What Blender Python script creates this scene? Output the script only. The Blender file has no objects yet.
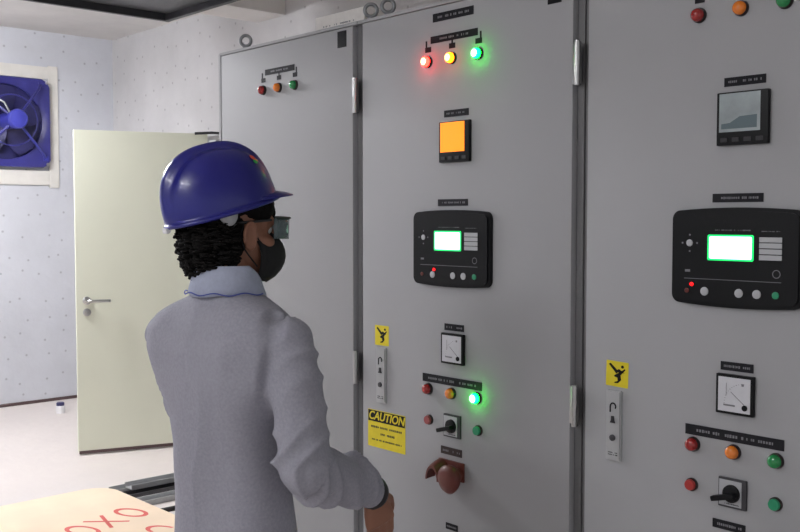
import bpy, bmesh, math, random
from mathutils import Vector, Matrix, noise
random.seed(7)
PI = math.pi
C = bpy.context.scene.collection
S = bpy.context.scene

# ------------------------------------------------------------------ materials
def lin(c):
    return tuple(((x/255)/12.92 if x/255 <= .04045 else ((x/255+.055)/1.055)**2.4) for x in c) + (1,)
def mat(name, rgb, rough=.5, metal=0, noise_s=0, noise_a=0.06, bump=0, bump_s=200, emit=None, es=0, trans=0, spec=.5, alpha=None, coat=0):
    m = bpy.data.materials.new(name); m.use_nodes = True
    nt = m.node_tree; b = nt.nodes['Principled BSDF']
    b.inputs['Base Color'].default_value = lin(rgb)
    b.inputs['Roughness'].default_value = rough
    b.inputs['Metallic'].default_value = metal
    b.inputs['Specular IOR Level'].default_value = spec
    b.inputs['Coat Weight'].default_value = coat
    if trans: b.inputs['Transmission Weight'].default_value = trans
    if alpha is not None: b.inputs['Alpha'].default_value = alpha
    if emit:
        b.inputs['Emission Color'].default_value = lin(emit); b.inputs['Emission Strength'].default_value = es
    tc = nt.nodes.new('ShaderNodeTexCoord')
    if noise_s:
        n = nt.nodes.new('ShaderNodeTexNoise'); n.inputs['Scale'].default_value = noise_s; n.inputs['Detail'].default_value = 6
        nt.links.new(tc.outputs['Object'], n.inputs['Vector'])
        r = nt.nodes.new('ShaderNodeMapRange'); r.inputs['From Min'].default_value=.3; r.inputs['From Max'].default_value=.7
        r.inputs['To Min'].default_value = 1-noise_a; r.inputs['To Max'].default_value = 1+noise_a
        nt.links.new(n.outputs['Fac'], r.inputs['Value'])
        mx = nt.nodes.new('ShaderNodeMix'); mx.data_type='RGBA'; mx.blend_type='MULTIPLY'; mx.inputs[0].default_value=1
        mx.inputs[6].default_value = lin(rgb); nt.links.new(r.outputs[0], mx.inputs[7]); nt.links.new(mx.outputs[2], b.inputs['Base Color'])
    if bump:
        n2 = nt.nodes.new('ShaderNodeTexNoise'); n2.inputs['Scale'].default_value = bump_s; n2.inputs['Detail'].default_value = 3
        nt.links.new(tc.outputs['Object'], n2.inputs['Vector'])
        bp = nt.nodes.new('ShaderNodeBump'); bp.inputs['Strength'].default_value = bump; bp.inputs['Distance'].default_value=.002
        nt.links.new(n2.outputs['Fac'], bp.inputs['Height']); nt.links.new(bp.outputs[0], b.inputs['Normal'])
    return m

def concrete(name, rgb, axes, holes=True, rough=.85, amp=.09):
    """cast concrete: cloudy tone, faint panel joints and a jittered grid of tie holes; axes = the two coordinates that span the wall"""
    m = mat(name, rgb, rough)
    nt = m.node_tree; b = nt.nodes['Principled BSDF']; N = nt.nodes.new; L = nt.links.new
    tc = [n for n in nt.nodes if n.type=='TEX_COORD'][0]
    n1 = N('ShaderNodeTexNoise'); n1.inputs['Scale'].default_value=1.6; n1.inputs['Detail'].default_value=8; n1.inputs['Roughness'].default_value=.65
    L(tc.outputs['Object'], n1.inputs['Vector'])
    r = N('ShaderNodeMapRange'); r.inputs['From Min'].default_value=.3; r.inputs['From Max'].default_value=.7
    r.inputs['To Min'].default_value=1-amp; r.inputs['To Max'].default_value=1+amp; L(n1.outputs['Fac'], r.inputs['Value'])
    mx = N('ShaderNodeMix'); mx.data_type='RGBA'; mx.blend_type='MULTIPLY'; mx.inputs[0].default_value=1; mx.inputs[6].default_value=lin(rgb)
    L(r.outputs[0], mx.inputs[7]); out = mx.outputs[2]
    if holes:
        sp = N('ShaderNodeSeparateXYZ'); L(tc.outputs['Object'], sp.inputs[0])
        cb = N('ShaderNodeCombineXYZ'); L(sp.outputs[axes[0]], cb.inputs[0]); L(sp.outputs[axes[1]], cb.inputs[1])
        vo = N('ShaderNodeTexVoronoi'); vo.voronoi_dimensions='2D'; vo.inputs['Scale'].default_value=6.0; vo.inputs['Randomness'].default_value=.62
        L(cb.outputs[0], vo.inputs['Vector'])
        mr = N('ShaderNodeMapRange'); mr.inputs['From Min'].default_value=.03; mr.inputs['From Max'].default_value=.075; L(vo.outputs['Distance'], mr.inputs['Value'])
        mr.inputs['To Min'].default_value=.66
        m2 = N('ShaderNodeMix'); m2.data_type='RGBA'; m2.blend_type='MULTIPLY'; m2.inputs[0].default_value=1
        L(out, m2.inputs[6]); L(mr.outputs[0], m2.inputs[7]); out = m2.outputs[2]
    L(out, b.inputs['Base Color'])
    bp = N('ShaderNodeBump'); bp.inputs['Strength'].default_value=.35; bp.inputs['Distance'].default_value=.01
    n3 = N('ShaderNodeTexNoise'); n3.inputs['Scale'].default_value=14; n3.inputs['Detail'].default_value=6; L(tc.outputs['Object'], n3.inputs['Vector'])
    L(n3.outputs['Fac'], bp.inputs['Height']); L(bp.outputs[0], b.inputs['Normal'])
    return m

M = {}
M['wall_b'] = concrete('concrete_fan_wall', (198,200,207), (0,2), True, amp=.08)
M['wall_r'] = concrete('concrete_tie_hole_wall', (194,193,194), (1,2), True)
M['ceil'] = concrete('concrete_ceiling', (214,211,208), (0,1), False)
M['floor'] = concrete('screed_floor', (214,206,202), (0,1), False, rough=.6, amp=.05)
M['plaster'] = mat('plaster_patch', (215,212,206), .8, noise_s=9, noise_a=.05)
M['dark_gap'] = mat('dark_joint', (88,70,70), .9)
M['paint'] = mat('grey_cabinet_paint', (165,166,169), .7, noise_s=1.7, noise_a=.025, spec=.25, bump=.05, bump_s=500)
M['paint_dk'] = mat('grey_cabinet_recess_paint', (112,112,114), .55)
M['door'] = mat('pale_green_door_paint', (222,224,206), .4, noise_s=3, noise_a=.02)
M['dooredge'] = mat('door_edge_paint', (212,214,200), .45)
M['chrome'] = mat('brushed_steel', (190,190,190), .28, 1)
M['steel'] = mat('galvanised_steel', (140,142,145), .4, .8, noise_s=25, noise_a=.12)
M['dsteel'] = mat('dark_steel', (70,70,74), .45, .5, noise_s=12, noise_a=.12)
M['duct'] = mat('duct_sheet_metal', (84,84,88), .45, .5, noise_s=5, noise_a=.2)
M['black'] = mat('black_plastic', (9,10,14), .45, spec=.22)
M['blackm'] = mat('black_matte_plastic', (38,37,42), .6)
M['legend'] = mat('engraved_black_plate', (30,30,35), .7, spec=.2)
M['ink'] = mat('engraved_lettering', (118,118,124), .6)
M['white'] = mat('white_print', (225,225,228), .5)
M['dial'] = mat('white_dial', (205,206,212), .35, noise_s=30, noise_a=.04)
M['btn'] = mat('grey_button', (178,180,184), .45)
M['yellow'] = mat('yellow_sticker', (222,204,30), .5, noise_s=30, noise_a=.06)
M['orange_scr'] = mat('orange_backlit_display', (255,140,20), .4, emit=(255,132,10), es=.75)
M['grey_scr'] = mat('grey_lcd', (150,160,163), .15, noise_s=14, noise_a=.2, coat=.6)
M['scr_dark'] = mat('lcd_dark_band', (92,108,114), .2)
M['green_scr'] = mat('lit_green_lcd', (220,255,235), .3, emit=(175,255,208), es=1.5)
M['green_rim'] = mat('lit_green_lcd_rim', (10,190,100), .3, emit=(0,220,95), es=1.0)
M['led_red'] = mat('lit_red_led', (255,20,20), .3, emit=(255,8,12), es=3)
def lens(n, c, e=None, s=0): return mat(n, c, .18, emit=e, es=s, coat=.6)
M['red'] = lens('red_lens', (150,22,22)); M['amber'] = lens('amber_lens', (226,122,24)); M['green'] = lens('green_lens', (18,135,70))
M['red_on'] = lens('lit_red_lens', (255,70,40), (255,22,16), 22); M['amber_on'] = lens('lit_amber_lens', (255,170,40), (255,95,3), 9)
M['green_on'] = lens('lit_green_lens', (60,255,170), (0,255,40), 22)
M['core_r'] = mat('lit_red_lamp_core', (255,230,190), .3, emit=(255,210,150), es=3.5)
M['core_a'] = mat('lit_amber_lamp_core', (255,240,170), .3, emit=(255,225,120), es=3.2)
M['core_g'] = mat('lit_green_lamp_core', (225,255,245), .3, emit=(205,255,238), es=3.5)
M['pbr'] = mat('red_push_button', (170,48,44), .4); M['pbg'] = mat('green_push_button', (30,140,98), .4); M['pbr2'] = mat('faded_red_push_button', (150,70,72), .45)
M['hood'] = mat('rust_red_plastic', (100,42,34), .45, noise_s=14, noise_a=.14)
M['bezel'] = mat('lamp_bezel', (52,42,42), .35, .5)
M['blue'] = mat('blue_fan_enamel', (48,47,118), .35, noise_s=8, noise_a=.12); M['dblue'] = mat('dark_blue_fan_blade', (34,33,84), .4)
M['hub'] = mat('blue_motor_cover', (54,57,150), .35)
M['cardb'] = mat('pale_cardboard', (242,220,194), .8, noise_s=6, noise_a=.04); M['redink'] = mat('red_print', (222,105,96), .7)
M['carton'] = mat('white_carton', (246,242,238), .7, noise_s=40, noise_a=.05)
M['shirt'] = mat('grey_heather_jersey', (156,156,167), .92, noise_s=160, noise_a=.09, bump=.3, bump_s=700, spec=.15)
M['collar'] = mat('pale_blue_grey_collar', (166,172,192), .9, noise_s=120, noise_a=.05, spec=.15); M['stitch'] = mat('blue_stitching', (74,86,160), .9)
M['trouser'] = mat('dark_trousers', (38,40,50), .9, noise_s=60, noise_a=.08); M['shoe'] = mat('black_shoe', (22,22,22), .4)
M['skin'] = mat('skin', (142,98,78), .55, noise_s=20, noise_a=.05); M['hair'] = mat('black_hair', (13,11,11), .75, spec=.15)
M['helmet'] = mat('blue_helmet_plastic', (24,26,120), .33, coat=.15); M['maskm'] = mat('black_face_mask', (22,22,25), .85)
M['lensm'] = mat('smoky_glasses_lens', (96,112,116), .12, alpha=.72); M['frame'] = mat('glasses_frame', (35,38,40), .4)
M['tube'] = mat('fluorescent_tube', (255,255,255), .4, emit=(255,253,250), es=30); M['fix'] = mat('white_enamel', (225,225,225), .4)
M['alu'] = mat('satin_aluminium', (176,178,180), .45, .3)
M['cable'] = mat('black_cable_rubber', (30,28,28), .6)

# ------------------------------------------------------------------ mesh helpers
def add_box(bm, c, s, bev=0, mx=None):
    m = Matrix.Translation(Vector(c)) @ Matrix.Diagonal((s[0], s[1], s[2], 1))
    if mx is not None: m = mx @ m
    r = bmesh.ops.create_cube(bm, size=1, matrix=m)
    if bev:
        ed = list({e for v in r['verts'] for e in v.link_edges})
        bmesh.ops.bevel(bm, geom=ed, offset=bev, segments=2, profile=.7, affect='EDGES')
def frame_of(d):
    d = d.normalized(); up = Vector((0,0,1)) if abs(d.z) < .95 else Vector((1,0,0))
    a = d.cross(up).normalized(); return a, a.cross(d).normalized()
def loft(bm, rings, cap=True, closed=True):
    vr = [[bm.verts.new(p) for p in r] for r in rings]
    n = len(vr[0])
    for i in range(len(vr)-1):
        for j in range(n if closed else n-1):
            k = (j+1) % n
            bm.faces.new((vr[i][j], vr[i][k], vr[i+1][k], vr[i+1][j]))
    if cap:
        bm.faces.new(list(reversed(vr[0]))); bm.faces.new(vr[-1])
    return vr
def tube(bm, pts, rad, seg=12, cap=True):
    pts = [Vector(p) for p in pts]; rings = []
    a = None
    for i, p in enumerate(pts):
        d = (pts[min(i+1, len(pts)-1)] - pts[max(i-1, 0)])
        if a is None: a, b = frame_of(d)
        else:
            dn = d.normalized(); a = (a - dn*a.dot(dn)).normalized(); b = a.cross(dn).normalized()
        r = rad[i] if isinstance(rad, (list, tuple)) else rad
        rings.append([p + (a*math.cos(t*2*PI/seg) + b*math.sin(t*2*PI/seg))*r for t in range(seg)])
    loft(bm, rings, cap)
def cyl(bm, p0, p1, r, seg=24, r2=None):
    tube(bm, [p0, p1], [r, r if r2 is None else r2], seg)
def ell(bm, c, r, mx=None, seg=20, rot=None):
    m = Matrix.Translation(Vector(c))
    if rot is not None: m = m @ rot
    m = m @ Matrix.Diagonal((r[0], r[1], r[2], 1))
    if mx is not None: m = mx @ m
    bmesh.ops.create_uvsphere(bm, u_segments=seg, v_segments=max(8, seg//2+2), radius=1, matrix=m)
def lathe_w(bm, u, v, prof, seg=28):
    """profile of (radius, w) revolved about the panel normal at (u, v)"""
    rings = [[Vector((u + r*math.cos(t*2*PI/seg), v + r*math.sin(t*2*PI/seg), w)) for t in range(seg)] for r, w in prof]
    loft(bm, rings)
def torus(bm, c, R, r, ax1, ax2, seg=28, s2=10, t0=0, t1=2*PI):
    c = Vector(c); ax1 = Vector(ax1).normalized(); ax2 = Vector(ax2).normalized(); n = ax1.cross(ax2)
    full = abs(t1-t0-2*PI) < 1e-4; rings = []
    for i in range(seg + (0 if full else 1)):
        t = t0 + (t1-t0)*i/seg; d = ax1*math.cos(t) + ax2*math.sin(t)
        rings.append([c + d*(R + r*math.cos(s*2*PI/s2)) + n*r*math.sin(s*2*PI/s2) for s in range(s2)])
    if full: rings.append(rings[0])
    loft(bm, rings, cap=not full)
def poly(bm, pts, w0, w1):
    """prism: outline in (u, v) extruded from w0 to w1"""
    a = [bm.verts.new((p[0], p[1], w0)) for p in pts]; b = [bm.verts.new((p[0], p[1], w1)) for p in pts]
    n = len(pts)
    bm.faces.new(b); bm.faces.new(list(reversed(a)))
    for i in range(n): bm.faces.new((a[i], a[(i+1)%n], b[(i+1)%n], b[i]))
def rrect(w, h, r, bulge=0, n=6):
    pts = []
    for cx, cy, a0 in ((w/2-r, h/2-r, 0), (-w/2+r, h/2-r, PI/2), (-w/2+r, -h/2+r, PI), (w/2-r, -h/2+r, 1.5*PI)):
        for i in range(n+1):
            a = a0 + i*PI/2/n; pts.append([cx + r*math.cos(a), cy + r*math.sin(a)])
    if bulge:
        out = []
        for i, p in enumerate(pts):
            q = pts[(i+1) % len(pts)]; out.append(p)
            if abs(p[1]-q[1]) < 1e-6 and abs(p[0]-q[0]) > w*.4:
                for k in range(1, 10):
                    f = k/10; x = p[0]+(q[0]-p[0])*f
                    out.append([x, p[1] + math.copysign(bulge*(1-(2*f-1)**2), p[1])])
        pts = out
    return pts
def new():
    return bmesh.new()
def obj(name, bm, m, parent=None, smooth=None, mw=None, me=None):
    if me is None:
        bmesh.ops.recalc_face_normals(bm, faces=bm.faces)
        me = bpy.data.meshes.new(name); bm.to_mesh(me); bm.free()
    me.materials.clear(); me.materials.append(m if not isinstance(m, str) else M[m])
    if smooth is not None:
        for p in me.polygons: p.use_smooth = True
        if smooth < 170: me.set_sharp_from_angle(angle=math.radians(smooth))
    o = bpy.data.objects.new(name, me); C.objects.link(o)
    if parent: o.parent = parent
    if mw is not None: o.matrix_local = mw
    return o
def thing(name, label, cat, loc=(0,0,0), rz=0, group=None):
    o = bpy.data.objects.new(name, None); C.objects.link(o); o.location = loc; o.rotation_euler = (0,0,rz)
    o.empty_display_size = .1; o['label'] = label; o['category'] = cat
    if group: o['group'] = group
    return o
def tag(o, label, cat, group=None):
    o['label'] = label; o['category'] = cat
    if group: o['group'] = group
    return o
def struct(name, bm, m, parent=None, smooth=None):
    o = obj(name, bm, m, parent, smooth)
    if parent is None: o['kind'] = 'structure'
    return o
def text_mesh(txt, size, shear=0):
    cu = bpy.data.curves.new('t', 'FONT'); cu.body = txt; cu.size = size; cu.extrude = .0003; cu.align_x = 'CENTER'; cu.align_y='CENTER'; cu.shear = shear
    cu.offset = size*.02
    t = bpy.data.objects.new('t', cu); C.objects.link(t)
    dg = bpy.context.evaluated_depsgraph_get(); me = bpy.data.meshes.new_from_object(t.evaluated_get(dg))
    bpy.data.objects.remove(t); bpy.data.curves.remove(cu)
    return me

# ------------------------------------------------------------------ camera
F = 975.0; YAW = math.radians(42.07); PITCH = math.atan(48/F); EYE = Vector((0,0,1.53))
cam = bpy.data.cameras.new('camera'); co = bpy.data.objects.new('camera', cam); C.objects.link(co)
cam.sensor_width = 36; cam.lens = F/800*36; cam.clip_start = .05
co.location = EYE; co.rotation_euler = (PI/2 - PITCH, 0, -YAW); S.camera = co
RM = co.rotation_euler.to_matrix()
def ray(px, py): return RM @ Vector(((px-400)/F, -(py-266)/F, -1))
def meet(px, py, axis, val):
    d = ray(px, py); t = (val - EYE[axis]) / d[axis]; return EYE + d*t

# ------------------------------------------------------------------ room
XW, YW, ZC = 3.85, 7.97, 3.06
bm = new(); add_box(bm, (-.5, 2.0, -.1), (9.4, 12.8, .2)); struct('floor', bm, 'floor')
bm = new(); add_box(bm, (-.5, 2.0, ZC+.1), (9.4, 12.8, .2)); struct('ceiling', bm, 'ceil')
bm = new(); add_box(bm, (-.5, YW+.1, ZC/2), (9.4, .2, ZC)); struct('wall_back', bm, 'wall_b')
bm = new()   # wall with the doorway hidden beyond the open door leaf
add_box(bm, (XW+.1, 1.15, ZC/2), (.2, 9.1, ZC)); add_box(bm, (XW+.1, 7.4, ZC/2), (.2, 1.34, ZC)); add_box(bm, (XW+.1, 6.215, 2.14+(ZC-2.14)/2), (.2, 1.03, ZC-2.14))
struct('wall_right', bm, 'wall_r')
bm = new(); add_box(bm, (XW+.6, 6.2, 1.1), (.1, 2.0, 2.3)); struct('wall_passage', bm, 'wall_r')
bm = new(); add_box(bm, (-.5, YW-.006, .012), (8.7, .012, .024)); struct('baseboard_back', bm, 'dark_gap')
bm = new(); add_box(bm, (-.5, (5.41+5.75)/2, (2.885+ZC)/2), (8.74, .34, ZC-2.885), .006); struct('ceiling_beam', bm, 'ceil')
# plaster surround of the fan opening
FX, FZ = 2.905, 2.30
bm = new()
for c, s in (((FX-.45,YW-.008,FZ-.02),(.16,.016,1.0)), ((FX+.41,YW-.008,FZ-.02),(.08,.016,1.0)), ((FX,YW-.008,FZ-.44),(.74,.016,.12)), ((FX,YW-.008,FZ+.42),(.74,.016,.1))): add_box(bm, c, s, .003)
struct('trim_1', bm, 'plaster')

# door leaf standing open (hinge side away from the camera)
dl = Vector((2.712, 6.195))*.968; dr = Vector((3.548, 5.912))*.968; dv = (dr-dl); W = dv.length; ang = math.atan2(dv.y, dv.x)
door = bpy.data.objects.new('door_1', None); C.objects.link(door); door.location = (dl.x, dl.y, 0); door.rotation_euler = (0,0,ang); door['kind'] = 'structure'
DH = 2.085
bm = new(); add_box(bm, (W/2, .022, .012+DH/2), (W, .044, DH-.012), .004); obj('door_leaf', bm, 'door', door)
bm = new(); add_box(bm, (W/2, -.001, .02), (W-.01, .002, .02)); obj('door_seal', bm, 'dark_gap', door)
hz = 1.0
bm = new(); lathe = [(.026,0),(.026,.008),(.022,.011),(0.002,.011)]
T = Matrix(((1,0,0,0.065),(0,0,-1,0),(0,1,0,hz),(0,0,0,1)))   # panel coordinates onto the camera side of the leaf
lathe_w(bm, 0, 0, lathe); tube(bm, [(0,0,.005),(0,0,.04),(.008,0,.052),(.03,0,.055),(.13,0,.055)], .0095, 12)
tube(bm, [(.13,0,.055),(.137,0,.05),(.137,0,.036)], .0095, 12)
obj('door_handle', bm, 'chrome', door, 40, T)
bm = new(); lathe_w(bm, 0, -.075, [(.025,0),(.025,.007),(.02,.01),(.002,.01)]); add_box(bm, (0,-.075,.012), (.008,.02,.008)); obj('lock_cylinder', bm, 'chrome', door, 40, T)
bm = new(); tube(bm, [(W-.09,-.02,DH+.004),(W+.02,-.03,DH+.012),(W+.2,.05,DH+.012)], .009, 8); obj('closer_arm', bm, 'dsteel', door, 40)
for z in (.25, 1.05, 1.85):
    bm = new(); cyl(bm, (W+.008,-.004,z-.05), (W+.008,-.004,z+.05), .009, 12); obj('door_hinge', bm, 'chrome', door, 40)
# deep steel frame that carries the leaf
bm = new(); hx, hy = dr.x+.02, dr.y-.055
add_box(bm, ((hx+XW)/2+.02, hy-.02, 1.0), (XW-hx+.04, .05, 2.0), .003); obj_ = struct('trim_2', bm, 'dooredge')

# ------------------------------------------------------------------ ventilation duct under the ceiling
t = thing('ventilation_duct', 'dark sheet metal duct with flanged edges hung below the ceiling', 'duct', (1.2, 4.3, 2.75))
bm = new(); add_box(bm, (-.28,0,.13), (4.05, 2.12, .24), .006)
for i in range(4):     # pyramid-pressed underside panels
    x0 = -2.25+i*1.01
    x1 = x0+.98; cx = (x0+x1)/2
    vs = [bm.verts.new(p) for p in ((x0,-1.03,.009),(x1,-1.03,.009),(x1,1.03,.009),(x0,1.03,.009),(cx,0,-.03))]
    for k in range(4): bm.faces.new((vs[k], vs[(k+1)%4], vs[4]))
obj('duct_body', bm, 'duct', t)
bm = new()
for x in (1.755, .75, -.26, -1.27, -2.28): add_box(bm, (x,0,.12), (.035,2.2,.3), .004)
for y in (-1.085, 1.085): add_box(bm, (-.27,y,.12), (4.09,.03,.3), .004)
obj('flange', bm, 'dsteel', t)
for x, y in ((1.7,1.02),(-.8,1.02),(1.7,-1.02),(-.8,-1.02)):
    bm = new(); cyl(bm, (x,y,.2), (x,y,.32), .006, 8); obj('hanger_rod', bm, 'steel', t)

# ------------------------------------------------------------------ wall fan
t = thing('exhaust_fan', 'blue square exhaust fan mounted high on the concrete wall', 'fan', (FX, YW, FZ))
# local: x right, y towards the wall, z up ; use panel coordinates (u=x, v=z, w=-y)
TF = Matrix(((1,0,0,0),(0,0,-1,-.014),(0,1,0,0),(0,0,0,1)))
SZ = .72
bm = new(); outer = rrect(SZ, SZ, .04, n=4); N_ = 64
ring_o = []; 
for i in range(N_):
    a = i*2*PI/N_; c_, s_ = math.cos(a), math.sin(a); k = SZ/2/max(abs(c_),abs(s_)); k = min(k, SZ/2*1.33); ring_o.append((c_*k, s_*k))
R = .30
rings = [[Vector((x,y,0)) for x,y in ring_o], [Vector((x,y,.05)) for x,y in ring_o], [Vector((x*.985,y*.985,.06)) for x,y in ring_o],
 [Vector((math.cos(i*2*PI/N_)*(R+.035), math.sin(i*2*PI/N_)*(R+.035), .055)) for i in range(N_)],
 [Vector((math.cos(i*2*PI/N_)*R, math.sin(i*2*PI/N_)*R, .035)) for i in range(N_)],
 [Vector((math.cos(i*2*PI/N_)*R, math.sin(i*2*PI/N_)*R, .0)) for i in range(N_)]]
loft(bm, rings, cap=False); obj('fan_frame', bm, 'blue', t, 35, TF)
bm = new(); lathe_w(bm, 0, 0, [(R+.02,.001),(R+.02,.004),(.002,.004)], 40); obj('shutter', bm, 'dblue', t, 35, TF)
for k in range(5):
    bm = new(); a0 = k*2*PI/5+.3; rr = []
    for j in range(8):
        r = .06+.225*j/7; wd = .045+.06*math.sin(PI*(j+1)/9); tw = .9-.5*j/7
        rr.append([Vector((r*math.cos(a0)-q*math.sin(a0)*math.cos(tw), r*math.sin(a0)+q*math.cos(a0)*math.cos(tw), .055+q*math.sin(tw)*.5+e)) for q, e in ((-wd,0),(wd,0),(wd,.003),(-wd,.003))])
    loft(bm, rr); obj('fan_blade', bm, 'dblue', t, 40, TF)
bm = new(); lathe_w(bm, 0, 0, [(.065,.04),(.065,.26),(.075,.265),(.078,.31),(.068,.33),(.03,.34),(.002,.34)]); obj('motor', bm, 'hub', t, 40, TF)
for k in range(4):
    a = PI/4 + k*PI/2 + .05; bm = new()
    tube(bm, [(math.cos(a)*.42, math.sin(a)*.42, .06), (math.cos(a)*.36, math.sin(a)*.36, .12), (math.cos(a)*.07, math.sin(a)*.07, .24)], .011, 10)
    add_box(bm, (math.cos(a)*.425, math.sin(a)*.425, .062), (.04,.04,.008)); obj('strut', bm, 'blue' if k != 3 else 'hub', t, 40, TF)
bm = new(); torus(bm, (0,0,.19), .2, .006, (1,0,0), (0,1,0), 40, 8); obj('guard_ring', bm, 'blue', t, 60, TF)
bm = new(); tube(bm, [(-.05,.03,.3),(-.1,.12,.3),(-.2,.2,.2),(-.33,.3,.08)], .009, 8); obj('power_cable', bm, 'steel', t, 60, TF)
for sx in (-1,1):
    for sy in (-1,1):
        bm = new(); lathe_w(bm, sx*.33, sy*.33, [(.012,.056),(.012,.066),(.002,.068)], 10); obj('mounting_bolt', bm, 'chrome', t, 40, TF)

# ------------------------------------------------------------------ control cabinets
X0 = 2.15; TOP = 2.2
RP = Matrix(((0,0,-1,0),(-1,0,0,0),(0,1,0,0),(0,0,0,1)))   # (u right, v up, w out of the panel) -> world
def uv(px, py, yc, w=0):
    p = meet(px, py, 0, X0-w); return yc - p.y, p.z
def at(u, v, w=0): return Matrix.Translation((-w, -u, v)) @ RP
def marks(bm, w, h, rows, wz, rnd, fill=.7):
    """illegible engraved lettering: rows of short strokes"""
    for r in range(rows):
        y = h/2 - (r+.5)*h/rows; x = -w/2
        while x < w/2:
            l = rnd.uniform(.5,1.3)*h/rows*.35
            if rnd.random() < fill: add_box(bm, (min(x+l/2, w/2), y, wz), (l*.75, h/rows*.5*rnd.uniform(.7,1), .0004))
            x += l + h/rows*.06
def plate(par, u, v, w, h, rnd, m='legend', nm='label_plate', text=True):
    bm = new(); add_box(bm, (0,0,.001), (w,h,.002), .0004); o = obj(nm, bm, m, par, None, at(u,v))
    if text:
        b = new(); marks(b, w*.8, h*.6, 1, .0022, rnd); obj('engraving', b, 'ink', o)
    return o
def legend_bar(par, u0, u1, v, h, tabs, vt, rnd):
    """bar engraved over three lamps with a small tag plate hanging over each lamp"""
    bm = new(); um = (u0+u1)/2; add_box(bm, (0,0,.001), (u1-u0,h,.002), .0004)
    for tu in tabs:
        add_box(bm, (tu-um, vt-v, .001), (.026,.016,.002), .0004)
        add_box(bm, (tu-um + (0.0 if abs(tu-um)<.03 else math.copysign(-.008, tu-um)), (vt-v)/2, .0008), (.006, abs(vt-v), .0014))
    o = obj('legend_bar', bm, 'legend', par, None, at(um, v)); b = new(); marks(b, (u1-u0)*.6, h*.6, 1, .0022, rnd); obj('engraving', b, 'ink', o)
def lamp(par, u, v, col, on=False, r=.0185):
    bm = new(); lathe_w(bm, 0, 0, [(r,0),(r,.006),(r*.92,.009),(r*.85,.009)]); o = obj('indicator_lamp', bm, 'bezel', par, 40, at(u,v))
    bm = new(); lathe_w(bm, 0, 0, [(r*.86,.004),(r*.86,.014),(r*.78,.019),(r*.55,.0225),(r*.25,.024),(.0005,.0243)]); obj('lens', bm, M[col+('_on' if on else '')], o, 60)
    if on:
        b = new(); lathe_w(b, 0, 0, [(r*.6,.0222),(r*.45,.0242),(r*.2,.0256),(.0005,.0258)]); obj('glowing_core', b, M['core_'+col[0]], o, 60)
        o['label'] = 'lit %s indicator lamp' % col
    else: o['label'] = 'unlit %s indicator lamp' % col
    return o
def button(par, u, v, m, r=.0145):
    bm = new(); lathe_w(bm, 0, 0, [(r+.002,0),(r+.002,.005),(r,.007),(r*.9,.007)]); o = obj('push_button', bm, 'bezel', par, 40, at(u,v))
    bm = new(); lathe_w(bm, 0, 0, [(r*.95,.004),(r*.95,.012),(r*.88,.0145),(.0005,.015)]); obj('button_cap', bm, m, o, 40)
    o['label'] = '%s push button' % ('red' if 'r' in m[2:] else 'green')
def meter(par, u, v, rnd, lit):
    w, h = .130, .126
    bm = new(); add_box(bm, (0,0,.009), (w,h,.018), .004); o = obj('digital_meter', bm, 'black', par, 30, at(u,v) @ Matrix.Diagonal((1,1,.7,1)))
    bm = new(); add_box(bm, (-.006,.014,.0182), (w*.8,h*.72,.0012), .0003)
    obj('display', bm, 'orange_scr' if lit else 'grey_scr', o)
    if lit: o['label'] = 'digital meter with glowing orange display'
    else:
        o['label'] = 'digital meter with unlit grey display'
        b = new(); poly(b, [(-.052,-.024),(.038,-.024),(.038,.006),(-.005,.004),(-.03,-.01),(-.052,-.012)], .0188, .0191); obj('display_figures', b, 'scr_dark', o)
    for k in range(4):
        b = new(); add_box(b, (-.045+.03*k,-.05,.019), (.018,.01,.003), .001); obj('meter_key', b, 'blackm', o)
def controller(par, u, v, led):
    w, h = .336, .228
    bm = new(); poly(bm, rrect(w, h, .022, .006), 0, .022); poly(bm, rrect(w-.02, h-.016, .018, .005), .022, .03)
    o = obj('generator_controller', bm, 'black', par, 30, at(u,v) @ Matrix.Diagonal((1,1,.5,1))); o['label'] = 'black generator controller with lit green screen'
    bm = new(); poly(bm, rrect(.119,.062,.004), .0302,.0312); obj('screen_surround', bm, 'green_rim', o, None, Matrix.Translation((-.009,.024,0)))
    bm = new(); poly(bm, rrect(.110,.054,.004), .0312,.0320); obj('screen', bm, 'green_scr', o, None, Matrix.Translation((-.009,.024,0)))
    for k in range(4):
        bm = new(); add_box(bm, (.092,.0445-.0138*k,.0315), (.055,.0118,.003), .001); obj('soft_key', bm, 'btn', o)
    rnd = random.Random(3); bm = new()
    for x, y, a, b in ((-.004,.066,.09,.006), (.092,.064,.045,.005)):
        b2 = new(); marks(b2, a, b, 1, .0304, rnd); bmesh.ops.translate(b2, verts=b2.verts, vec=(x,y,0)); me = bpy.data.meshes.new('x'); b2.to_mesh(me); b2.free(); bm.from_mesh(me); bpy.data.meshes.remove(me)
    add_box(bm, (-.006,-.053,.0303), (.25,.0014,.0006)); add_box(bm, (-.122,-.034,.0303), (.014,.006,.0006))
    for dx, dy in ((.02,0),(-.02,0),(0,.02),(0,-.02)): add_box(bm, (-.117+dx,.034+dy,.0303), (.004,.004,.0006))
    torus(bm, (.107,-.034,.0303), .009,.001,(1,0,0),(0,1,0),20,6)
    obj('printed_markings', bm, 'ink', o)
    for x, y, r, m in ((-.117,.034,.0085,'btn'), (-.075,-.083,.0105,'btn'), (.015,-.083,.0105,'btn'), (.060,-.083,.0105,'btn'), (.106,-.083,.0085,'pbg'), (-.123,-.083,.006,'hood')):
        b = new(); lathe_w(b, x, y, [(r,.03),(r,.033),(r*.8,.0345),(.0005,.0345)], 20); obj('control_key', b, m, o, 40)
    b = new(); lx = -.110 if led == 'left' else -.068; lathe_w(b, lx, -.067, [(.0045,.03),(.0045,.033),(.0005,.035)], 14); obj('alarm_light', b, 'led_red', o, 40)
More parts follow.
